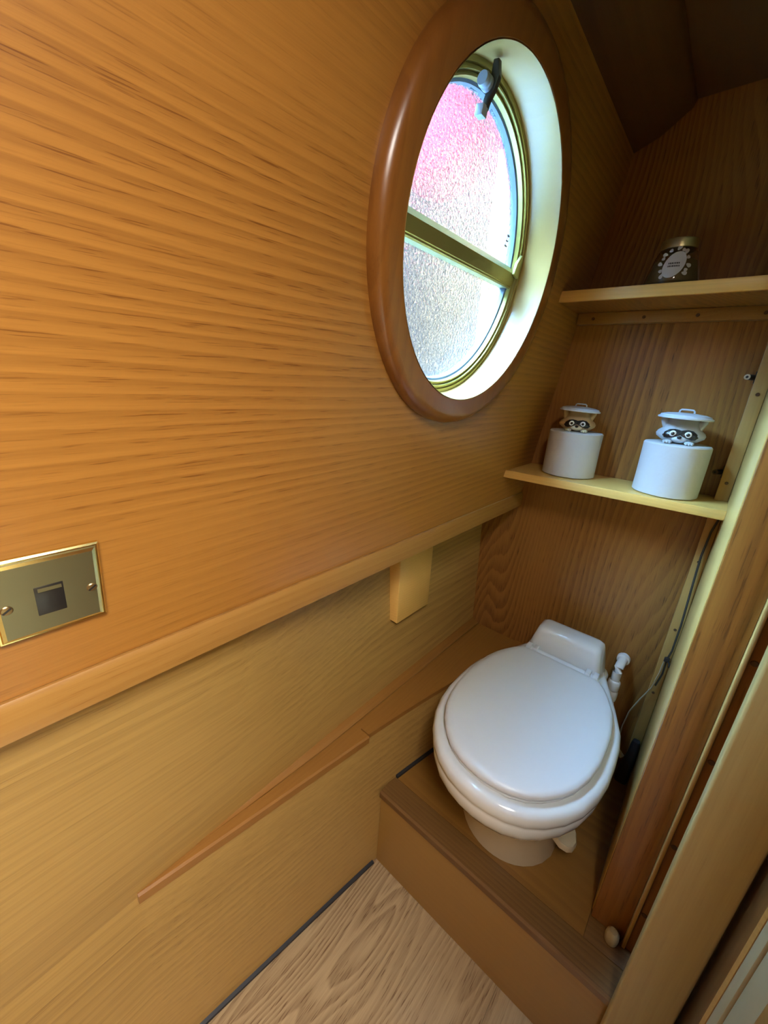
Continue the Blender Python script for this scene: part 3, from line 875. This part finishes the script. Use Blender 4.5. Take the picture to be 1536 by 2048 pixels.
lid = build(MB().loft([ring(OL, -0.004, -0.5905), ring(OL, 0.0, -0.5890), ring(OL, 0.0012, -0.5835), ring(OL, -0.001, -0.5785), ring(OL, -0.006, -0.5757), ring(OL, -0.016, -0.5748),
                       shrink(0.72, -0.5742), shrink(0.35, -0.5740), shrink(0.02, -0.5740)]), 'lid', 'white_satin', to, angle=60)
seat = build(MB().loft([ring(OL, -0.006, -0.6000), ring(OL, -0.0035, -0.5990), ring(OL, -0.0030, -0.5955), ring(OL, -0.0035, -0.5925), ring(OL, -0.006, -0.5915), ring(OL, -0.012, -0.5912)]), 'seat', 'white_gloss', to, angle=60)
# bowl: outline reaching back to a deck, bulging rim, then tapering into the pedestal
def body_loop(d, z, back, scale=1.0, cy=0.66):
    pts = ring(OL, d, z)
    out_ = []
    for x, y, zz in pts:
        if y > 0.76:
            y = 0.76 + (y - 0.76) * (back - 0.76) / (0.848 - 0.76)
            x = TX + (x - TX) * (1 - 0.30 * (y - 0.76) / 0.18)
        out_.append((TX + (x - TX) * scale, cy + (y - cy) * scale, zz))
    return out_


def mixl(a_, b_, f): return [tuple(Vector(p).lerp(Vector(q), f)) for p, q in zip(a_, b_)]


def ped_loop(z, rx, ryf, ryb, cy=0.672, cx=-0.142):
    k_ = len(OL); out_ = []
    for x, y in OL:
        a = math.atan2(y - 0.66, x - TX)
        out_.append((cx + rx * cos(a), cy + (ryf if sin(a) < 0 else ryb) * sin(a), z))
    return out_


top = [body_loop(-0.004, -0.5990, 0.93), body_loop(0.0040, -0.5968, 0.935), body_loop(0.0100, -0.5968, 0.937), body_loop(0.0155, -0.5995, 0.94), body_loop(0.0188, -0.6055, 0.94), body_loop(0.0198, -0.6140, 0.94), body_loop(0.0185, -0.6220, 0.94),
       body_loop(0.0160, -0.6262, 0.94), body_loop(0.0168, -0.6290, 0.94), body_loop(0.0165, -0.6400, 0.94), body_loop(0.0135, -0.6530, 0.935), body_loop(0.0060, -0.6670, 0.93), body_loop(-0.008, -0.6800, 0.92), body_loop(-0.030, -0.6900, 0.90)]
ped = [ped_loop(-0.7000, 0.108, 0.118, 0.19, cx=-0.152), ped_loop(-0.7120, 0.100, 0.104, 0.18, cx=-0.150), ped_loop(-0.7600, 0.096, 0.096, 0.175, cx=-0.149), ped_loop(-0.8200, 0.096, 0.095, 0.175, cx=-0.148), ped_loop(-0.8580, 0.097, 0.097, 0.178, cx=-0.147), ped_loop(-0.8670, 0.098, 0.098, 0.179, cx=-0.147)]
build(MB().loft(top), 'bowl', 'white_gloss', to, angle=70)
build(MB().loft([[(x, y, z) for x, y, z in body_loop(-0.034, -0.688, 0.89)]] + ped), 'pedestal', 'cream_plastic', to, angle=70)
# flush housing behind the hinge


def rrect(x0_, x1_, y0_, y1_, r_, z, n_=5):
    pts = []
    for cx_, cy_, a0 in ((x1_ - r_, y1_ - r_, 0), (x0_ + r_, y1_ - r_, pi / 2), (x0_ + r_, y0_ + r_, pi), (x1_ - r_, y0_ + r_, 1.5 * pi)):
        for i in range(n_ + 1):
            a = a0 + pi / 2 * i / n_
            pts.append((cx_ + r_ * cos(a), cy_ + r_ * sin(a), z))
    return pts


build(MB().loft([rrect(TX - 0.090, TX + 0.086, 0.868, 0.945, 0.014, -0.612), rrect(TX - 0.086, TX + 0.080, 0.870, 0.943, 0.014, -0.600), rrect(TX - 0.078, TX + 0.074, 0.876, 0.942, 0.014, -0.565),
                 rrect(TX - 0.073, TX + 0.070, 0.880, 0.940, 0.014, -0.545), rrect(TX - 0.070, TX + 0.067, 0.884, 0.937, 0.013, -0.536), rrect(TX - 0.062, TX + 0.060, 0.893, 0.930, 0.010, -0.5315),
                 rrect(TX - 0.052, TX + 0.050, 0.903, 0.920, 0.006, -0.5305)]), 'flush_housing', 'white_gloss', to, angle=60)
# deck under housing and hinge
dk = build(MB().loft([rrect(TX - 0.092, TX + 0.088, 0.825, 0.943, 0.02, -0.6300), rrect(TX - 0.094, TX + 0.090, 0.815, 0.945, 0.02, -0.6080), rrect(TX - 0.091, TX + 0.087, 0.818, 0.943, 0.018, -0.6030)]), 'deck', 'white_gloss', to, angle=50)
hb = build(MB().tube([(TX - 0.080, 0.857, -0.585), (TX + 0.080, 0.857, -0.585)], 0.0075, 14), 'hinge_bar', 'white_satin', to)
for xo in (-0.074, -0.058, 0.058, 0.074):
    build(MB().box(TX + xo - 0.0055, TX + xo + 0.0055, 0.847, 0.867, -0.604, -0.5735), 'hinge_lug', 'white_satin', hb, bevel=0.002)
# foot pedal
pd = [(a_ * 1.30, b_ * 1.25) for a_, b_ in [(0.000, -0.012), (0.010, -0.018), (0.030, -0.021), (0.050, -0.0195), (0.064, -0.013), (0.070, -0.004), (0.070, 0.004), (0.064, 0.013), (0.050, 0.0195), (0.030, 0.021), (0.010, 0.018), (0.000, 0.012)]]
pang = radians(-47)


def pdp(s, w_, z):
    ox, oy = -0.086, 0.708
    return (ox + s * cos(pang) - w_ * sin(pang), oy + s * sin(pang) + w_ * cos(pang), z - 0.10 * s)


pe = build(MB().loft([[pdp(a_, b_, -0.804) for a_, b_ in pd], [pdp(a_, b_, -0.795) for a_, b_ in pd], [pdp(a_ * 0.97 + 0.001, b_ * 0.92, -0.792) for a_, b_ in pd], [pdp(a_ * 0.88 + 0.004, b_ * 0.7, -0.7925) for a_, b_ in pd]]),
           'foot_pedal', 'cream_plastic', to, angle=45)
build(MB().loft([[pdp(s_, w_, z_) for w_, z_ in ((-0.010, -0.812), (0.010, -0.812), (0.010, -0.796), (-0.010, -0.796))] for s_ in (-0.03, 0.006)]), 'pedal_arm', 'cream_plastic', pe, bevel=0.002)

# ------------------------------------------------------------------ water fitting beside the toilet
wf = empty('water_fitting', (-0.046, 0.955, -0.72), label='white plastic push-fit water pipe elbow behind the toilet', cat='pipe fitting')
fx, fy_ = -0.052, 0.950
build(MB().revolve([(0.0075, 0), (0.0075, 0.20)], (fx, fy_, -0.818), 16), 'pipe', 'white_plastic', wf)
build(MB().revolve([(0.0090, 0), (0.0115, 0.002), (0.0118, 0.022), (0.0105, 0.025), (0.0085, 0.026)], (fx, fy_, -0.712), 20), 'collar', 'white_plastic', wf)
build(MB().revolve([(0.0085, 0), (0.0128, 0.002), (0.0135, 0.012), (0.0135, 0.024), (0.0120, 0.028), (0.0085, 0.029)], (fx, fy_, -0.682), 20), 'collar', 'white_plastic', wf)
build(MB().revolve([(0.0085, 0), (0.0125, 0.002), (0.0130, 0.012), (0.0130, 0.022), (0.0105, 0.026), (0.0080, 0.027)], (fx, fy_, -0.652), 20), 'collar', 'white_plastic', wf)
el = build(MB().tube([(fx, fy_, -0.630), (fx, fy_, -0.603), (fx, fy_ + 0.003, -0.594), (fx + 0.001, fy_ + 0.010, -0.588), (fx + 0.002, fy_ + 0.022, -0.587), (fx + 0.002, 0.999, -0.587)], 0.0095, 16), 'elbow', 'white_plastic', wf)
build(MB().lathe([(0.0095, 0), (0.0135, 0.001), (0.0140, 0.010), (0.0095, 0.012)], (fx + 0.002, fy_ + 0.030, -0.587), (1, 0, 0), (0, 0, 1), (0, 1, 0), 20), 'wall_collar', 'white_plastic', el)

# ------------------------------------------------------------------ cable, clips, clamp
cbl = build(MB().tube([(0.030, 0.957, -0.200), (0.024, 0.957, -0.235), (0.022, 0.9575, -0.286), (0.024, 0.9575, -0.340), (0.0285, 0.957, -0.443), (0.0285, 0.957, -0.505), (0.0255, 0.957, -0.526), (0.026, 0.957, -0.565), (0.021, 0.957, -0.600)], 0.0019, 8),
            'power_cable', 'cable_grey', label='thin dark cable running down the corner batten under the lower shelf', cat='cable')
build(MB().tube([(0.0215, 0.9535, -0.530), (0.0205, 0.9535, -0.565), (0.016, 0.9535, -0.607), (0.003, 0.955, -0.649), (-0.008, 0.957, -0.693), (-0.012, 0.962, -0.741), (-0.012, 0.972, -0.80)], 0.0014, 8),
      'pale_wire', 'wire_pale', label='fine pale wire curving off the batten towards the toilet', cat='wire')
ck = empty('cable_clip', (0.024, 0.957, -0.526), label='small black tie knotted around the cable on the batten', cat='cable clip')
build(MB().lathe([(0.003, -0.002), (0.0052, -0.002), (0.0052, 0.002), (0.003, 0.002)], (0.0255, 0.957, -0.527), (1, 0, 0), (0, 1, 0), (0, 0, 1), 14), 'loop', 'black_plastic', ck)
build(MB().tube([(0.0255, 0.952, -0.527), (0.0315, 0.945, -0.530), (0.0318, 0.940, -0.536)], 0.0016, 6), 'tail', 'black_plastic', ck)
build(MB().box(0.020, 0.030, 0.948, 0.956, -0.531, -0.524), 'head', 'black_plastic', ck, bevel=0.0012)
for z, lb in ((0.047, 'upper of two small black pegs with pale ring ends by the corner batten'), (-0.123, 'lower of two small black pegs, behind the right toilet roll')):
    pg = empty('batten_peg', (0.008, 0.978, z), label=lb, cat='peg', group='pegs on the corner batten')
    build(MB().tube([(0.0125, 0.985, z), (0.004, 0.976, z), (0.001, 0.970, z)], 0.0048, 12), 'barrel', 'black_plastic', pg)
    build(MB().lathe([(0.0022, 0), (0.0046, 0), (0.0046, 0.0015), (0.0022, 0.0015)], (0.0008, 0.9692, z), (0.95, -0.3, 0), (0, 0, 1), (-0.3, -0.95, 0), 16), 'ring_end', 'raccoon_cream' if z > 0 else 'screw_dark', pg)
    build(MB().box(0.0105, 0.0119, 0.978, 0.992, z - 0.010, z + 0.010), 'foot', 'black_plastic', pg)
hc = empty('hose_clamp', (0.018, 0.955, -0.867), label='black rubber hose clamp low in the corner behind the toilet', cat='hose clamp')
build(MB().loft([rrect(0.004, 0.030, 0.925, 0.962, 0.008, -0.867), rrect(0.006, 0.031, 0.928, 0.962, 0.008, -0.84), rrect(0.012, 0.032, 0.938, 0.963, 0.007, -0.80), rrect(0.014, 0.031, 0.944, 0.962, 0.006, -0.765), rrect(0.016, 0.029, 0.947, 0.960, 0.004, -0.757)]), 'body', 'black_rubber', hc, angle=60)
build(MB().tube([(0.006, 0.945, -0.812), (-0.012, 0.950, -0.800), (-0.022, 0.954, -0.795)], 0.006, 12), 'hose_stub', 'white_plastic', hc)
